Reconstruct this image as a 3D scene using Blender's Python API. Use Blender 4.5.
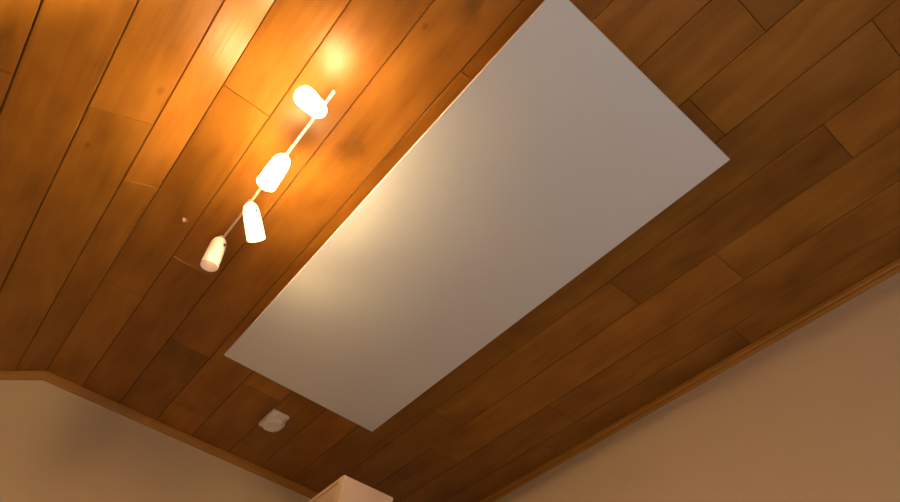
import bpy, bmesh, math, random
from mathutils import Vector, Matrix
random.seed(7)
S = bpy.context.scene
for o in list(bpy.data.objects):
    bpy.data.objects.remove(o)

# ------------------------------------------------------------------ camera, world, light, exposure
CAM_Z = 1.2
HH = 1.3                       # ceiling height above the camera
H = CAM_Z + HH                 # flat ceiling at z = 2.5 m
cam = bpy.data.cameras.new('camera')
cam.sensor_width = 36.0
cam.lens = 595.195 / 900 * 36.0
cam.clip_start = 0.02
camo = bpy.data.objects.new('camera', cam)
S.collection.objects.link(camo)
right = (0.768348, -0.638313, 0.046883)
down = (0.527905, 0.590621, -0.610314)
fwd = (0.361881, 0.493684, 0.790771)
M = Matrix.Identity(4)
for i in range(3):
    M[i][0] = right[i]; M[i][1] = -down[i]; M[i][2] = -fwd[i]
M.translation = (0, 0, CAM_Z)
camo.matrix_world = M
S.camera = camo

S.view_settings.view_transform = 'Standard'
S.view_settings.look = 'None'
S.view_settings.exposure = 0.0
S.view_settings.gamma = 1.0
S.view_settings.use_curve_mapping = False

W = bpy.data.worlds.new('sky'); S.world = W
W.use_nodes = True
bg = W.node_tree.nodes['Background']
bg.inputs[0].default_value = (0.62, 0.78, 1.0, 1)
bg.inputs[1].default_value = 1.0

def area(name, loc, target, sx, sy, power, color):
    l = bpy.data.lights.new(name, 'AREA'); l.shape = 'RECTANGLE'
    l.size = sx; l.size_y = sy; l.energy = power; l.color = color
    o = bpy.data.objects.new(name, l); S.collection.objects.link(o)
    o.location = loc
    o.rotation_euler = (Vector(target) - Vector(loc)).to_track_quat('-Z', 'Y').to_euler()
    return o
# daylight through the window in the wall behind the camera
area('window_daylight', (0.35, -1.93, 1.35), (0.35, 0.0, 1.45), 1.5, 1.2, 4.5, (0.84, 0.91, 1.0))
# added upward fill light at floor level, standing in for bounced daylight
area('floor_fill_light', (0.45, -0.55, 0.05), (0.45, -0.55, 2.0), 1.7, 1.3, 7.5, (0.82, 0.91, 1.0))
# added warm fill light low in the room; no lamp stands there
DL = bpy.data.lights.new('warm_fill_light', 'POINT'); DL.energy = 4; DL.color = (1.0, 0.62, 0.24); DL.shadow_soft_size = 0.12
dlo = bpy.data.objects.new('warm_fill_light', DL); S.collection.objects.link(dlo); dlo.location = (-0.55, 0.75, 0.95)

# ------------------------------------------------------------------ materials
def mat(name):
    m = bpy.data.materials.new(name); m.use_nodes = True
    nt = m.node_tree
    return m, nt, nt.nodes['Principled BSDF']
def N(nt, t, **kw):
    n = nt.nodes.new(t)
    for k, v in kw.items(): setattr(n, k, v)
    return n
def math_node(nt, op, a=None, b=None):
    n = N(nt, 'ShaderNodeMath', operation=op)
    for i, v in enumerate((a, b)):
        if v is None: continue
        if isinstance(v, (int, float)): n.inputs[i].default_value = v
        else: nt.links.new(v, n.inputs[i])
    return n.outputs[0]

KNOTS = [(0.167, 0.381, 2.5, 0.008), (0.214, 0.731, 2.5, 0.035), (0.217, 0.297, 2.5, 0.03), (0.216, 0.274, 2.5, 0.02), (0.231, 1.438, 2.5, 0.008), (0.004, 2.231, 2.5, 0.012), (-0.205, 0.865, 2.444, 0.012), (-0.276, 1.074, 2.402, 0.007), (-0.449, 0.84, 2.301, 0.02)]
def wood_material(name, dark, mid, light, rough, use_tone=True, gscale=1.0):
    m, nt, p = mat(name); L = nt.links.new
    uv = N(nt, 'ShaderNodeUVMap')
    at = N(nt, 'ShaderNodeAttribute', attribute_name='plank')
    sep = N(nt, 'ShaderNodeSeparateColor'); L(at.outputs['Color'], sep.inputs[0])
    su = N(nt, 'ShaderNodeSeparateXYZ'); L(uv.outputs[0], su.inputs[0])
    tone, seed, knot = sep.outputs[0], sep.outputs[1], sep.outputs[2]
    sz = math_node(nt, 'MULTIPLY', seed, 43.0)
    # fine stretched grain
    c1 = N(nt, 'ShaderNodeCombineXYZ')
    L(math_node(nt, 'MULTIPLY', su.outputs[0], 2.2 * gscale), c1.inputs[0])
    L(math_node(nt, 'MULTIPLY', su.outputs[1], 55.0 * gscale), c1.inputs[1]); L(sz, c1.inputs[2])
    n1 = N(nt, 'ShaderNodeTexNoise'); n1.inputs['Scale'].default_value = 1.6
    n1.inputs['Detail'].default_value = 5; n1.inputs['Roughness'].default_value = 0.6; n1.inputs['Distortion'].default_value = 0.6
    L(c1.outputs[0], n1.inputs['Vector'])
    # broad cathedral figure
    c2 = N(nt, 'ShaderNodeCombineXYZ')
    L(math_node(nt, 'MULTIPLY', su.outputs[0], 1.5 * gscale), c2.inputs[0])
    L(math_node(nt, 'MULTIPLY', su.outputs[1], 9.0 * gscale), c2.inputs[1]); L(sz, c2.inputs[2])
    n2 = N(nt, 'ShaderNodeTexNoise'); n2.inputs['Scale'].default_value = 1.7
    n2.inputs['Detail'].default_value = 3; n2.inputs['Distortion'].default_value = 1.4
    L(c2.outputs[0], n2.inputs['Vector'])
    # cloudy blotches
    c3 = N(nt, 'ShaderNodeCombineXYZ')
    L(su.outputs[0], c3.inputs[0]); L(math_node(nt, 'MULTIPLY', su.outputs[1], 2.0), c3.inputs[1]); L(sz, c3.inputs[2])
    n3 = N(nt, 'ShaderNodeTexNoise'); n3.inputs['Scale'].default_value = 4.5; n3.inputs['Detail'].default_value = 2
    L(c3.outputs[0], n3.inputs['Vector'])
    a = math_node(nt, 'MULTIPLY', n1.outputs[0], 0.16)
    b = math_node(nt, 'MULTIPLY', n2.outputs[0], 0.34)
    c = math_node(nt, 'MULTIPLY', n3.outputs[0], 0.58)
    s = math_node(nt, 'ADD', math_node(nt, 'ADD', a, b), c)
    ramp = N(nt, 'ShaderNodeValToRGB')
    r = ramp.color_ramp
    r.elements[0].position = 0.36; r.elements[0].color = (*dark, 1)
    r.elements[1].position = 0.72; r.elements[1].color = (*light, 1)
    e = r.elements.new(0.54); e.color = (*mid, 1)
    L(s, ramp.inputs[0])
    col = ramp.outputs[0]
    if use_tone:
        # knots in the wood
        geo = N(nt, 'ShaderNodeNewGeometry'); kn = None
        nd = N(nt, 'ShaderNodeTexNoise'); nd.inputs['Scale'].default_value = 22.0
        L(geo.outputs['Position'], nd.inputs['Vector'])
        for (kx, ky, kz, kr_) in KNOTS:
            sub = N(nt, 'ShaderNodeVectorMath', operation='SUBTRACT'); L(geo.outputs['Position'], sub.inputs[0]); sub.inputs[1].default_value = (kx, ky, kz)
            sq = N(nt, 'ShaderNodeVectorMath', operation='MULTIPLY'); L(sub.outputs[0], sq.inputs[0]); sq.inputs[1].default_value = (1, 0.6, 1)
            ln = N(nt, 'ShaderNodeVectorMath', operation='LENGTH'); L(sq.outputs[0], ln.inputs[0])
            dd = math_node(nt, 'ADD', ln.outputs['Value'], math_node(nt, 'MULTIPLY', math_node(nt, 'SUBTRACT', nd.outputs[0], 0.5), kr_ * 1.6))
            mr = N(nt, 'ShaderNodeMapRange'); mr.interpolation_type = 'SMOOTHSTEP'
            mr.inputs['From Min'].default_value = kr_ * 0.2; mr.inputs['From Max'].default_value = kr_ * 1.1
            mr.inputs['To Min'].default_value = 0.68 if kr_ < .015 else 0.72; mr.inputs['To Max'].default_value = 1.0
            L(dd, mr.inputs['Value'])
            kn = mr.outputs[0] if kn is None else math_node(nt, 'MULTIPLY', kn, mr.outputs[0])
        tn = math_node(nt, 'MULTIPLY', tone, kn)
        mx = N(nt, 'ShaderNodeVectorMath', operation='SCALE'); L(col, mx.inputs[0]); L(tn, mx.inputs['Scale'])
        hs = N(nt, 'ShaderNodeHueSaturation')
        L(math_node(nt, 'ADD', math_node(nt, 'MULTIPLY', knot, 0.006), 0.497), hs.inputs['Hue'])
        L(mx.outputs[0], hs.inputs['Color']); col = hs.outputs[0]
    L(col, p.inputs['Base Color']); p.inputs['Specular IOR Level'].default_value = 0.3
    rr = N(nt, 'ShaderNodeMapRange'); rr.inputs['To Min'].default_value = rough - 0.06; rr.inputs['To Max'].default_value = rough + 0.1
    L(n1.outputs[0], rr.inputs['Value']); L(rr.outputs[0], p.inputs['Roughness'])
    bp = N(nt, 'ShaderNodeBump'); bp.inputs['Strength'].default_value = 0.3; bp.inputs['Distance'].default_value = 0.002
    L(n1.outputs[0], bp.inputs['Height']); L(bp.outputs[0], p.inputs['Normal'])
    return m

def plain(name, color, rough=0.5, metal=0.0, bump=0.0, bscale=80.0, var=0.0):
    m, nt, p = mat(name); L = nt.links.new
    p.inputs['Roughness'].default_value = rough; p.inputs['Metallic'].default_value = metal
    tc = N(nt, 'ShaderNodeTexCoord')
    n = N(nt, 'ShaderNodeTexNoise'); n.inputs['Scale'].default_value = bscale; n.inputs['Detail'].default_value = 4
    L(tc.outputs['Object'], n.inputs['Vector'])
    n2 = N(nt, 'ShaderNodeTexNoise'); n2.inputs['Scale'].default_value = 3.0; n2.inputs['Detail'].default_value = 2
    L(tc.outputs['Object'], n2.inputs['Vector'])
    mr = N(nt, 'ShaderNodeMapRange'); mr.inputs['To Min'].default_value = 1 - var; mr.inputs['To Max'].default_value = 1 + var
    L(n2.outputs[0], mr.inputs['Value'])
    sc = N(nt, 'ShaderNodeVectorMath', operation='SCALE'); sc.inputs[0].default_value = color
    L(mr.outputs[0], sc.inputs['Scale']); L(sc.outputs[0], p.inputs['Base Color'])
    if bump:
        b = N(nt, 'ShaderNodeBump'); b.inputs['Strength'].default_value = bump; b.inputs['Distance'].default_value = 0.003
        L(n.outputs[0], b.inputs['Height']); L(b.outputs[0], p.inputs['Normal'])
    return m

M_WOOD = wood_material('varnished_oak_planks', (0.205, 0.075, 0.009), (0.31, 0.119, 0.014), (0.39, 0.161, 0.023), 0.33)
M_TRIM = wood_material('orange_oak_trim', (0.36, 0.15, 0.026), (0.43, 0.185, 0.028), (0.50, 0.225, 0.038), 0.42, use_tone=False)
M_GAP = plain('dark_gap', (0.03, 0.012, 0.005), 0.8)
M_WALL = plain('cream_wall_paint_warm_lit', (0.62, 0.47, 0.275), 0.85, bump=0.25, bscale=140, var=0.05)  # wall paint yellowed: the stronger warm lamp light is put into the tint
M_WALL_R = plain('cream_wall_paint_cool_lit', (0.61, 0.475, 0.325), 0.85, bump=0.25, bscale=140, var=0.05)  # same paint, pinker tint for the weaker lamp warmth on this wall
M_FLOOR = plain('grey_bounce_floor', (0.24, 0.25, 0.27), 0.95, bump=0.4, bscale=400, var=0.05)  # unseen floor; cool grey chosen so the light it bounces is less warm
M_PANEL = plain('white_enamel', (0.80, 0.80, 0.79), 0.42, var=0.015, bump=0.03, bscale=300)
M_EDGE = plain('white_powder_coat', (0.72, 0.66, 0.66), 0.4)
M_STEEL = plain('brushed_steel', (0.75, 0.70, 0.62), 0.28, metal=1.0)
M_BAR = plain('pale_satin_bar', (0.80, 0.66, 0.50), 0.35, metal=0.2)
M_DARK = plain('dark_metal', (0.08, 0.05, 0.04), 0.5)
M_PLASTIC = plain('white_plastic', (0.72, 0.66, 0.62), 0.45)
M_LENS = plain('milky_lens', (0.76, 0.70, 0.66), 0.3)
M_CAB = plain('cream_laminate', (0.62, 0.45, 0.34), 0.45, var=0.02)
M_CAB_LIT = plain('cream_laminate_lit', (0.68, 0.50, 0.39), 0.4)  # paler copy of the laminate: lamp light on the edges put into colour

def opal(name, strength, color):
    m, nt, p = mat(name); L = nt.links.new
    p.inputs['Base Color'].default_value = (0.80, 0.66, 0.58, 1)
    p.inputs['Roughness'].default_value = 0.35
    p.inputs['Emission Color'].default_value = (*color, 1)
    tc = N(nt, 'ShaderNodeTexCoord'); sx = N(nt, 'ShaderNodeSeparateXYZ'); L(tc.outputs['Object'], sx.inputs[0])
    # lamp glass: the bulb sits towards the open end, so the closed end glows less
    mr = N(nt, 'ShaderNodeMapRange'); mr.inputs['From Min'].default_value = 0.0; mr.inputs['From Max'].default_value = 0.05
    mr.inputs['To Min'].default_value = 0.07 * strength; mr.inputs['To Max'].default_value = strength
    L(sx.outputs[2], mr.inputs['Value']); L(mr.outputs[0], p.inputs['Emission Strength'])
    return m
WARM = (1.0, 0.69, 0.33)
M_OPAL_BRIGHT = opal('opal_glass_bright', 200.0, WARM)
M_OPAL_FIRST = opal('opal_glass_bright_front', 105.0, WARM)
M_OPAL_MID = opal('opal_glass_medium', 2.2, (1.0, 0.78, 0.45))
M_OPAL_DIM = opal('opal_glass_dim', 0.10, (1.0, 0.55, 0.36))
def bulb_mat(name, s):
    m, nt, p = mat(name)
    p.inputs['Base Color'].default_value = (0.8, 0.7, 0.6, 1)
    p.inputs['Emission Color'].default_value = (*WARM, 1); p.inputs['Emission Strength'].default_value = s
    return m
M_BULB = bulb_mat('lit_bulb', 60.0)
M_BULB_MID = bulb_mat('lit_bulb_medium', 16.0)
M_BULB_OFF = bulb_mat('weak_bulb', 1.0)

# ------------------------------------------------------------------ helpers
def link(name, me, m=None, parent=None, mats=None):
    o = bpy.data.objects.new(name, me); S.collection.objects.link(o)
    for x in (mats or ([m] if m else [])): me.materials.append(x)
    if parent: o.parent = parent
    return o
def obj(name, bm, m=None, parent=None, smooth=False, mats=None):
    me = bpy.data.meshes.new(name)
    bmesh.ops.recalc_face_normals(bm, faces=bm.faces[:])
    bm.to_mesh(me); bm.free()
    if smooth:
        for p in me.polygons: p.use_smooth = True
        me.set_sharp_from_angle(angle=math.radians(40))
    return link(name, me, m, parent, mats)
def thing(name, label, cat, loc=(0, 0, 0), group=None):
    o = bpy.data.objects.new(name, None); S.collection.objects.link(o)
    o.empty_display_size = 0.1
    o.location = loc; tag(o, label, cat, group); return o
def tag(o, label, cat, group=None):
    o['label'] = label; o['category'] = cat
    if group: o['group'] = group
    return o
def struct(o, label=None):
    o['kind'] = 'structure'
    if label: o['label'] = label
    return o
def box(bm, x0, x1, y0, y1, z0, z1, bevel=0.0, seg=2):
    r = bmesh.ops.create_cube(bm, size=1.0)
    for v in r['verts']:
        v.co = Vector((x0 + (v.co.x + .5) * (x1 - x0), y0 + (v.co.y + .5) * (y1 - y0), z0 + (v.co.z + .5) * (z1 - z0)))
    if bevel:
        es = list({e for v in r['verts'] for e in v.link_edges})
        bmesh.ops.bevel(bm, geom=es, offset=bevel, segments=seg, profile=0.6, affect='EDGES')
def lathe(bm, prof, seg=40, mtx=Matrix.Identity(4), sq=None):
    """prof: list of (r, z); r = 0 closes."""
    rings = []
    for r, z in prof:
        if r < 1e-6:
            rings.append([bm.verts.new(mtx @ Vector((0, 0, z)))])
        else:
            rings.append([bm.verts.new(mtx @ Vector((r * math.cos(2 * math.pi * k / seg), r * math.sin(2 * math.pi * k / seg), z))) for k in range(seg)])
    for a, b in zip(rings, rings[1:]):
        for k in range(seg):
            k2 = (k + 1) % seg
            if len(a) == 1 and len(b) == 1: continue
            if len(a) == 1: bm.faces.new((a[0], b[k2], b[k]))
            elif len(b) == 1: bm.faces.new((a[k], a[k2], b[0]))
            else: bm.faces.new((a[k], a[k2], b[k2], b[k]))
def rod(bm, p0, p1, r, seg=20):
    p0, p1 = Vector(p0), Vector(p1); d = p1 - p0
    mtx = Matrix.Translation(p0) @ d.to_track_quat('Z', 'Y').to_matrix().to_4x4()
    l = d.length; b = min(r * .3, l * .2)
    lathe(bm, [(0, 0), (r - b, 0), (r, b), (r, l - b), (r - b, l), (0, l)], seg, mtx)

# ------------------------------------------------------------------ the room
XR = 1.170 * HH                # right wall
YE = 1.656 * HH                # end wall
XC = -0.083 * HH               # crease between flat and sloping ceiling
YB = -2.0                      # wall behind the camera
XL = -2.2                      # low wall under the slope
SL = math.radians(30.19)
def slope_z(x): return H - (XC - x) * math.tan(SL)

def plank_sheet(name, rows, y_lo, y_hi, to_world, gaps, thick=0.012):
    """rows: (v0, v1, [butts along y], [tones], [hues]); one mesh of bevelled boards over a dark backing."""
    bm = bmesh.new()
    uvl = bm.loops.layers.uv.new('UVMap')
    colr = bm.loops.layers.float_color.new('plank')
    g, ch = gaps
    for (v0, v1, butts, tones) in rows:
        ys = [y_lo] + [b for b in butts] + [y_hi]
        for i in range(len(ys) - 1):
            a, b = ys[i] + (g * .6 if i else 0), ys[i + 1] - (g * .6 if i < len(ys) - 2 else 0)
            p, q = v0 + g, v1 - g
            tone = tones[i]; seed = random.random(); hue = random.random()
            dz = [random.uniform(0, 0.0016) for _ in range(2)]
            def w(u, v, z):
                t = (v - p) / (q - p)
                return bm.verts.new(to_world(u, v, z + dz[0] * (1 - t) + dz[1] * t))
            uvs = {}
            def V(u, v, z):
                x = w(u, v, z); uvs[x] = (u, v); return x
            c2 = ch * .5
            lo = [V(a + c2, p + ch, 0), V(b - c2, p + ch, 0), V(b - c2, q - ch, 0), V(a + c2, q - ch, 0)]
            md = [V(a, p, ch), V(b, p, ch), V(b, q, ch), V(a, q, ch)]
            up = [V(a, p, thick), V(b, p, thick), V(b, q, thick), V(a, q, thick)]
            fs = [bm.faces.new(lo)]
            for k in range(4):
                k2 = (k + 1) % 4
                fs.append(bm.faces.new((lo[k], md[k], md[k2], lo[k2])))
                fs.append(bm.faces.new((md[k], up[k], up[k2], md[k2])))
            fs.append(bm.faces.new(up[::-1]))
            for f in fs:
                for lp in f.loops:
                    lp[uvl].uv = uvs[lp.vert]
                    lp[colr] = (tone, seed, hue, 1)
    vs = [r[0] for r in rows] + [r[1] for r in rows]
    va, vb = min(vs) - .04, max(vs) + .02
    q = [bm.verts.new(to_world(u, v, z)) for z in (thick * .8, thick * 2.5) for (u, v) in ((y_lo, va), (y_hi, va), (y_hi, vb), (y_lo, vb))]
    for idx in ((0, 1, 2, 3), (7, 6, 5, 4), (0, 4, 5, 1), (1, 5, 6, 2), (2, 6, 7, 3), (3, 7, 4, 0)):
        f = bm.faces.new([q[k] for k in idx]); f.material_index = 1
    return obj(name, bm, mats=[M_WOOD, M_GAP])

def sc_rows(raw):
    return [(a * HH, b * HH, [x * HH for x in bt], tn) for (a, b, bt, tn) in raw]
flat_rows = sc_rows([
    (-0.0836, 0.011, [-0.45, 0.606, 1.215], [1.0, 1.15, 0.98, 1.12]),
    (0.011, 0.114, [-0.2, 1.042], [0.9, 1.04, 0.92]),
    (0.114, 0.222, [-0.6, 1.295], [1.0, 1.04, 0.93]),
    (0.222, 0.330, [0.311, 1.538], [0.95, 0.98, 1.12]),
    (0.330, 0.4465, [-0.5, 1.327], [0.9, 1.16, 0.88]),
    (0.4465, 0.554, [-0.0605, 0.9], [0.84, 1.10, 0.95]),
    (0.554, 0.661, [0.090, 1.25], [1.10, 0.84, 0.98]),
    (0.661, 0.770, [-0.1775, 0.755], [1.05, 0.88, 0.86]),
    (0.770, 0.873, [-0.0335, 0.457, 1.076], [1.06, 0.80, 1.04, 0.88]),
    (0.873, 0.979, [0.263, 1.207], [1.06, 1.10, 0.90]),
    (0.979, 1.082, [-0.3, 0.847], [1.0, 0.98, 0.86]),
    (1.082, 1.190, [0.366, 0.9765], [0.90, 0.86, 0.84]),
])
struct(plank_sheet('ceiling', flat_rows, YB - .02, YE + .02, lambda u, v, z: Vector((v, u, H + z)), (0.0007, 0.0016)),
       'flat part of the varnished brown plank ceiling')
nx, nz = -math.sin(SL), math.cos(SL)
def slope_world(u, v, z):      # v: distance down the slope from the crease
    return Vector((XC - v * math.cos(SL) + nx * z, u, H - v * math.sin(SL) + nz * z))
srows = [(-0.0009, 0.0685, [-0.3, 0.8925], [1.0, 1.18, 1.0]), (0.0685, 0.1745, [-0.7, 0.7395], [0.95, 1.06, 0.98]),
         (0.1745, 0.282, [-0.4, 1.9], [1.0, 0.94, 0.9]), (0.282, 0.389, [0.72, 1.8], [0.98, 0.93, 0.9])]
v = 0.389
length = (XC - XL) / math.cos(SL) / HH
while v < length:
    v2 = min(v + 0.1075, length + 0.015)
    srows.append((v, v2, sorted(random.uniform(-1.2, 1.4) for _ in range(2)), [random.uniform(.85, 1.1) for _ in range(3)]))
    v = v2
struct(plank_sheet('ceiling.001', sc_rows(srows), YB - .02, YE + .02, slope_world, (0.0008, 0.0019)),
       'sloping part of the varnished plank ceiling, lit orange by the spotlights')

def wall(name, bmf, label, m=M_WALL):
    bm = bmesh.new(); bmf(bm); return struct(obj(name, bm, m), label)
T = 0.10
wall('wall_right', lambda bm: box(bm, XR, XR + T, YB, YE + T, 0, H + .005), 'cream wall along the right under the flat ceiling', M_WALL_R)
def prism(bm, pts, y0, y1):
    a = [bm.verts.new((x, y0, z)) for x, z in pts]; b = [bm.verts.new((x, y1, z)) for x, z in pts]
    bm.faces.new(a); bm.faces.new(b[::-1])
    for k in range(len(pts)):
        k2 = (k + 1) % len(pts); bm.faces.new((a[k], b[k], b[k2], a[k2]))
e = 0.004
gable = [(XL - T, 0), (XR, 0), (XR, H + e), (XC, H + e), (XL - T, slope_z(XL - T) + e)]
wall('wall_end', lambda bm: prism(bm, gable, YE, YE + T), 'cream end wall whose top follows the ceiling slope')
wall('wall_left', lambda bm: box(bm, XL - T, XL, YB, YE, 0, slope_z(XL) + .004), 'low wall under the sloping ceiling')
# wall behind the camera with a window opening
WX0, WX1, WZ0, WZ1 = -0.45, 1.15, 0.7, 2.0
def back(bm):
    prism(bm, [(XL - T, 0), (WX0, 0), (WX0, slope_z(WX0) + e), (XL - T, slope_z(XL - T) + e)], YB - T, YB)
    box(bm, WX1, XR + T, YB - T, YB, 0, H + .005)
    box(bm, WX0, WX1, YB - T, YB, 0, WZ0)
    prism(bm, [(WX0, WZ1), (WX1, WZ1), (WX1, H + e), (XC, H + e), (WX0, slope_z(WX0) + e)], YB - T, YB)
wall('wall_back', back, 'wall with the window behind the viewpoint')
bm = bmesh.new(); f = 0.05
for (a, b, c, d) in ((WX0, WX0 + f, WZ0, WZ1), (WX1 - f, WX1, WZ0, WZ1), (WX0 + f, WX1 - f, WZ0, WZ0 + f), (WX0 + f, WX1 - f, WZ1 - f, WZ1), ((WX0 + WX1) / 2 - .03, (WX0 + WX1) / 2 + .03, WZ0 + f, WZ1 - f)):
    box(bm, a, b, YB - .08, YB - .02, c, d, .004)
struct(obj('window_1', bm, M_PLASTIC), 'white framed window behind the viewpoint')
bm = bmesh.new(); box(bm, XL - T, XR + T, YB - T, YE + T, -0.06, 0); struct(obj('floor', bm, M_FLOOR), 'unseen floor below the picture, grey for neutral bounce light')

# trim strip: a stepped moulding between ceiling and wall, swept along a line
PROF = [(0, 0), (0.0158, 0), (0.0160, 0.0035), (0.0150, 0.0050), (0.0150, 0.0105), (0.0112, 0.0135), (0.0105, 0.0150), (0.0105, 0.0200),
        (0.0085, 0.0240), (0.0045, 0.0262), (0, 0.0265)]   # (out from wall, down from ceiling)
def sweep(bm, path):
    """path: list of (point, out vector, down vector)"""
    uvl = bm.loops.layers.uv.verify()
    rings = []; acc = 0; dist = [0]
    for i, (p, o, d) in enumerate(path):
        if i: acc += (Vector(p) - Vector(path[i - 1][0])).length; dist.append(acc)
        rings.append([bm.verts.new(Vector(p) + Vector(o) * a + Vector(d) * b) for a, b in PROF])
    n = len(PROF)
    for i in range(len(rings) - 1):
        for k in range(n):
            k2 = (k + 1) % n
            fc = bm.faces.new((rings[i][k], rings[i][k2], rings[i + 1][k2], rings[i + 1][k]))
            for lp, (u, vv) in zip(fc.loops, ((dist[i], k), (dist[i], k + 1), (dist[i + 1], k + 1), (dist[i + 1], k))):
                lp[uvl].uv = (u, vv * 0.004)
    bm.faces.new(rings[0]); bm.faces.new(rings[-1][::-1])
bm = bmesh.new()
sweep(bm, [((XR, YB, H), (-1, 0, 0), (0, 0, -1)), ((XR, YE - 0.0, H), (-1, 0, 0), (0, 0, -1))])
struct(obj('trim_1', bm, M_TRIM), 'orange wooden trim strip between ceiling and right wall')
bm = bmesh.new()
half = SL / 2
dk = 1 / math.cos(half)
dn0 = Vector((0, 0, -1)); dnk = Vector((math.sin(half) * dk, 0, -math.cos(half) * dk)); dns = Vector((math.sin(SL), 0, -math.cos(SL)))
sweep(bm, [((XR - .0165, YE, H), (0, -1, 0), dn0), ((XC, YE, H), (0, -1, 0), dnk), ((XL, YE, slope_z(XL)), (0, -1, 0), dns)])
struct(obj('trim_2', bm, M_TRIM), 'orange wooden trim strip along the top of the end wall')

# ------------------------------------------------------------------ infrared heating panel
gap, th = 0.103, 0.007
zb = H - gap - th
k = (HH - gap - th) / HH
PX0, PX1, PY0, PY1 = 0.2475 * HH * k, 0.7065 * HH * k, 0.1130 * HH * k, 1.2620 * HH * k
pan = thing('heating_panel', 'large flat white rectangular heating panel hung under the brown plank ceiling', 'heating panel', ((PX0 + PX1) / 2, (PY0 + PY1) / 2, H))
pan.rotation_euler = (0, 0, 0.0045)
hx, hy = (PX1 - PX0) / 2, (PY1 - PY0) / 2
bm = bmesh.new(); box(bm, -hx, hx, -hy, hy, -gap - th, -gap, 0.0012, 2)
obj('panel_face', bm, M_PANEL, pan, smooth=True)
bm = bmesh.new()
for (a, b, c, d) in ((-hx - .0012, -hx + .004, -hy - .0012, hy + .0012), (hx - .004, hx + .0012, -hy - .0012, hy + .0012), (-hx + .004, hx - .004, -hy - .0012, -hy + .004), (-hx + .004, hx - .004, hy - .004, hy + .0012)):
    box(bm, a, b, c, d, -gap - th + .002, -gap - .0005, 0.0004, 1)
obj('edge_frame', bm, M_EDGE, pan)
for sx in (-1, 1):
    for sy in (-1, 1):
        bm = bmesh.new(); cx, cy = sx * (hx - .12), sy * (hy - .22)
        box(bm, cx - .02, cx + .02, cy - .05, cy + .05, -.004, 0, .001)
        box(bm, cx - .004, cx + .004, cy - .03, cy + .03, -gap, -.004, .001)
        obj('mounting_bracket', bm, M_STEEL, pan)

# ------------------------------------------------------------------ spotlight bar with four opal heads
BX0, BX1 = Vector((0.0915, 0.5920, H - 0.085)), Vector((0.0885, 1.1719, H - 0.085))
lamp = thing('spotlight_bar', 'slim metal ceiling spotlight bar with four frosted glass heads, beside the white panel', 'ceiling lamp', (0.0915, 0.91, H))
def loc(p): return Vector(p) - Vector(lamp.location)
bm = bmesh.new(); rod(bm, loc(BX0), loc(BX1), 0.0033, 16)
for p in (BX0, BX1):
    bmesh.ops.create_uvsphere(bm, u_segments=14, v_segments=8, radius=0.0042, matrix=Matrix.Translation(loc(p)))
obj('bar', bm, M_BAR, lamp, smooth=True)
for y in (0.677, 0.881):
    bm = bmesh.new(); x = 0.0895
    lathe(bm, [(0, 0), (.014, 0), (.014, -.005), (.010, -.008), (.0036, -.010), (.0036, -.085), (0, -.085)], 28, Matrix.Translation(loc((x, y, H))))
    obj('ceiling_mount', bm, M_STEEL, lamp, smooth=True)
heads = [((0.0949, 0.6503), (-0.523, -0.456, -0.720), M_OPAL_FIRST, M_BULB, 150),
         ((0.0910, 0.8025), (-0.044, 0.290, -0.956), M_OPAL_BRIGHT, M_BULB, 6),
         ((0.0892, 0.9745), (0.611, 0.300, -0.733), M_OPAL_MID, M_BULB_MID, 5),
         ((0.0861, 1.1257), (0.094, 0.110, -0.989), M_OPAL_DIM, M_BULB_OFF, 0)]
for (hp, ax, mg, mb, watts) in heads:
    P = Vector((hp[0], hp[1], H - 0.085)); A = Vector(ax).normalized()
    q = A.to_track_quat('Z', 'Y')
    bm = bmesh.new()
    Rr = 0.0235
    outer = [(0, 0.0), (0.00736, .0005), (0.01242, .003), (0.01638, .008), (0.01886, .015), (0.02006, .024), (0.02098, .045), (0.02171, .075), (0.02208, .0945), (0.02162, .0960)]
    inner = [(0.02042, .0955), (0.01987, .0930), (0.01932, .070), (0.01840, .040), (0.01702, .022), (0.01380, .012), (0.00736, .007), (0, .0065)]
    lathe(bm, outer + inner, 40)
    sh = obj('glass_shade', bm, mg, lamp, smooth=True)
    sh.location = loc(P); sh.rotation_mode = 'QUATERNION'; sh.rotation_quaternion = q
    if mg in (M_OPAL_BRIGHT, M_OPAL_FIRST): sh['label'] = 'glaring white lit glass shade'
    elif mg is M_OPAL_MID: sh['label'] = 'softly lit white glass shade turned to the panel'
    else: sh['label'] = 'pinkish unlit glass shade at the end of the bar'
    bm = bmesh.new()
    lathe(bm, [(0, .010), (.007, .010), (.008, .030), (.0135, .046), (.0155, .058), (.0135, .070), (.008, .077), (0, .079)], 24)
    b = obj('bulb', bm, mb, sh, smooth=True)
    bm = bmesh.new()
    for ang in (math.radians(200),):
        d = Vector((math.cos(ang), math.sin(ang), 0))
        rod(bm, d * .0195 + Vector((0, 0, .028)), d * .0245 + Vector((0, 0, .028)), .0032, 12)
    obj('fixing_screw', bm, M_DARK, sh, smooth=True)
    # swivel joint round the bar
    bm = bmesh.new()
    rod(bm, loc(P) + Vector((0, -.009, 0)), loc(P) + Vector((0, .009, 0)), .0068, 18)
    obj('swivel_joint', bm, M_STEEL, lamp, smooth=True)
    if watts:
        l = bpy.data.lights.new('spot_beam', 'SPOT'); l.energy = watts; l.color = (1.0, 0.70, 0.30)
        l.spot_size = math.radians(150); l.spot_blend = 0.7; l.shadow_soft_size = 0.018
        lo = bpy.data.objects.new('spot_beam', l); S.collection.objects.link(lo); lo.parent = lamp
        lo.location = loc(P + A * .100); lo.rotation_mode = 'QUATERNION'; lo.rotation_quaternion = A.to_track_quat('-Z', 'Y')

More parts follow.
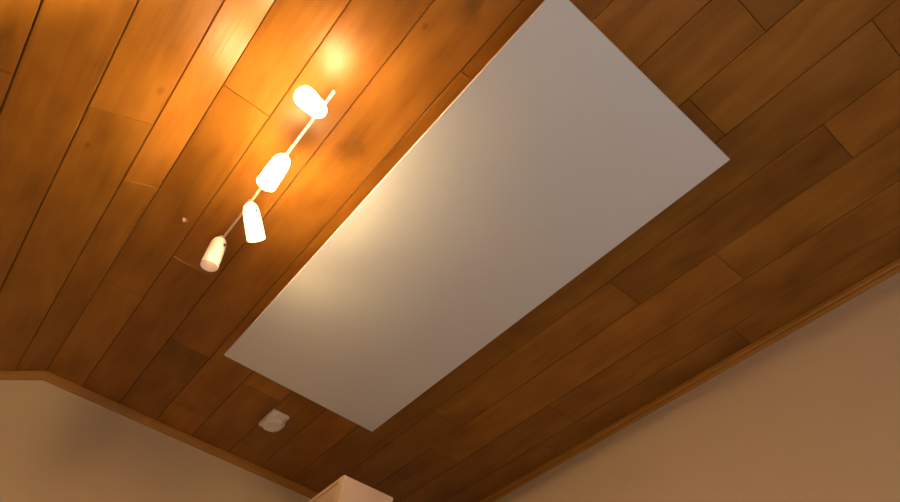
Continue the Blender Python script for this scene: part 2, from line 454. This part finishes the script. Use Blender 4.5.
# ------------------------------------------------------------------ motion detector near the end wall
det = thing('motion_detector', 'small white plastic detector on the ceiling between the white panel and end wall', 'detector', (0.470 * HH, 1.403 * HH, H))
bm = bmesh.new(); box(bm, -.034, .034, -.056, .056, -.016, 0, .006, 3)
obj('base', bm, M_PLASTIC, det, smooth=True)
bm = bmesh.new()
lathe(bm, [(.0335, -.010), (.0335, -.026), (.031, -.033), (.026, -.036), (0, -.037)], 8, Matrix.Translation((0, -.004, 0)) @ Matrix.Rotation(math.radians(22.5), 4, 'Z') @ Matrix.Diagonal((1.10, 1.35, 1, 1)))
obj('sensor_dome', bm, M_LENS, det)
bm = bmesh.new(); rod(bm, (-.016, .044, -.014), (-.016, .044, -.0185), .004, 12)
obj('indicator_light', bm, M_DARK, det, smooth=True)

# small round hook plate screwed to the ceiling near the crease
hook = thing('ceiling_screw', 'tiny round brown screw cap in the planks left of the spotlight bar', 'screw', (-0.0115 * HH, 0.933 * HH, H))
bm = bmesh.new(); lathe(bm, [(.009, 0), (.009, -.003), (.0075, -.006), (.004, -.008), (0, -.0085)], 20)
obj('cap', bm, plain('brown_cap', (0.30, 0.13, 0.06), 0.3), hook, smooth=True)

# ------------------------------------------------------------------ tall cabinet against the end wall
r = 0.77
CT = CAM_Z + HH * r
CX0, CX1, CY0, CY1 = 0.768 * HH * r, 0.953 * HH * r, 1.500 * HH * r, YE - .004
cab = thing('tall_cabinet', 'narrow tall cream cabinet whose top corner shows at the bottom edge', 'cabinet', (CX0, CY0, 0))
w, dp = CX1 - CX0, CY1 - CY0
bm = bmesh.new(); box(bm, .004, w - .001, .030, dp, .0, CT - .010, .0015, 1)
obj('carcass', bm, M_CAB, cab)
bm = bmesh.new(); box(bm, -.002, w, .029, dp, CT - .010, CT + .001, .0012, 1)
obj('top_board', bm, M_CAB_LIT, cab)
bm = bmesh.new(); box(bm, -.002, w, 0, .0285, .08, CT + .001, .0015, 2)
dr = obj('door', bm, M_CAB_LIT, cab)
bm = bmesh.new(); rod(bm, (w - .03, -.028, 1.0), (w - .03, -.028, 1.16), .005, 14); rod(bm, (w - .03, 0, 1.015), (w - .03, -.028, 1.015), .004, 10); rod(bm, (w - .03, 0, 1.145), (w - .03, -.028, 1.145), .004, 10)
obj('handle', bm, M_STEEL, dr, smooth=True)
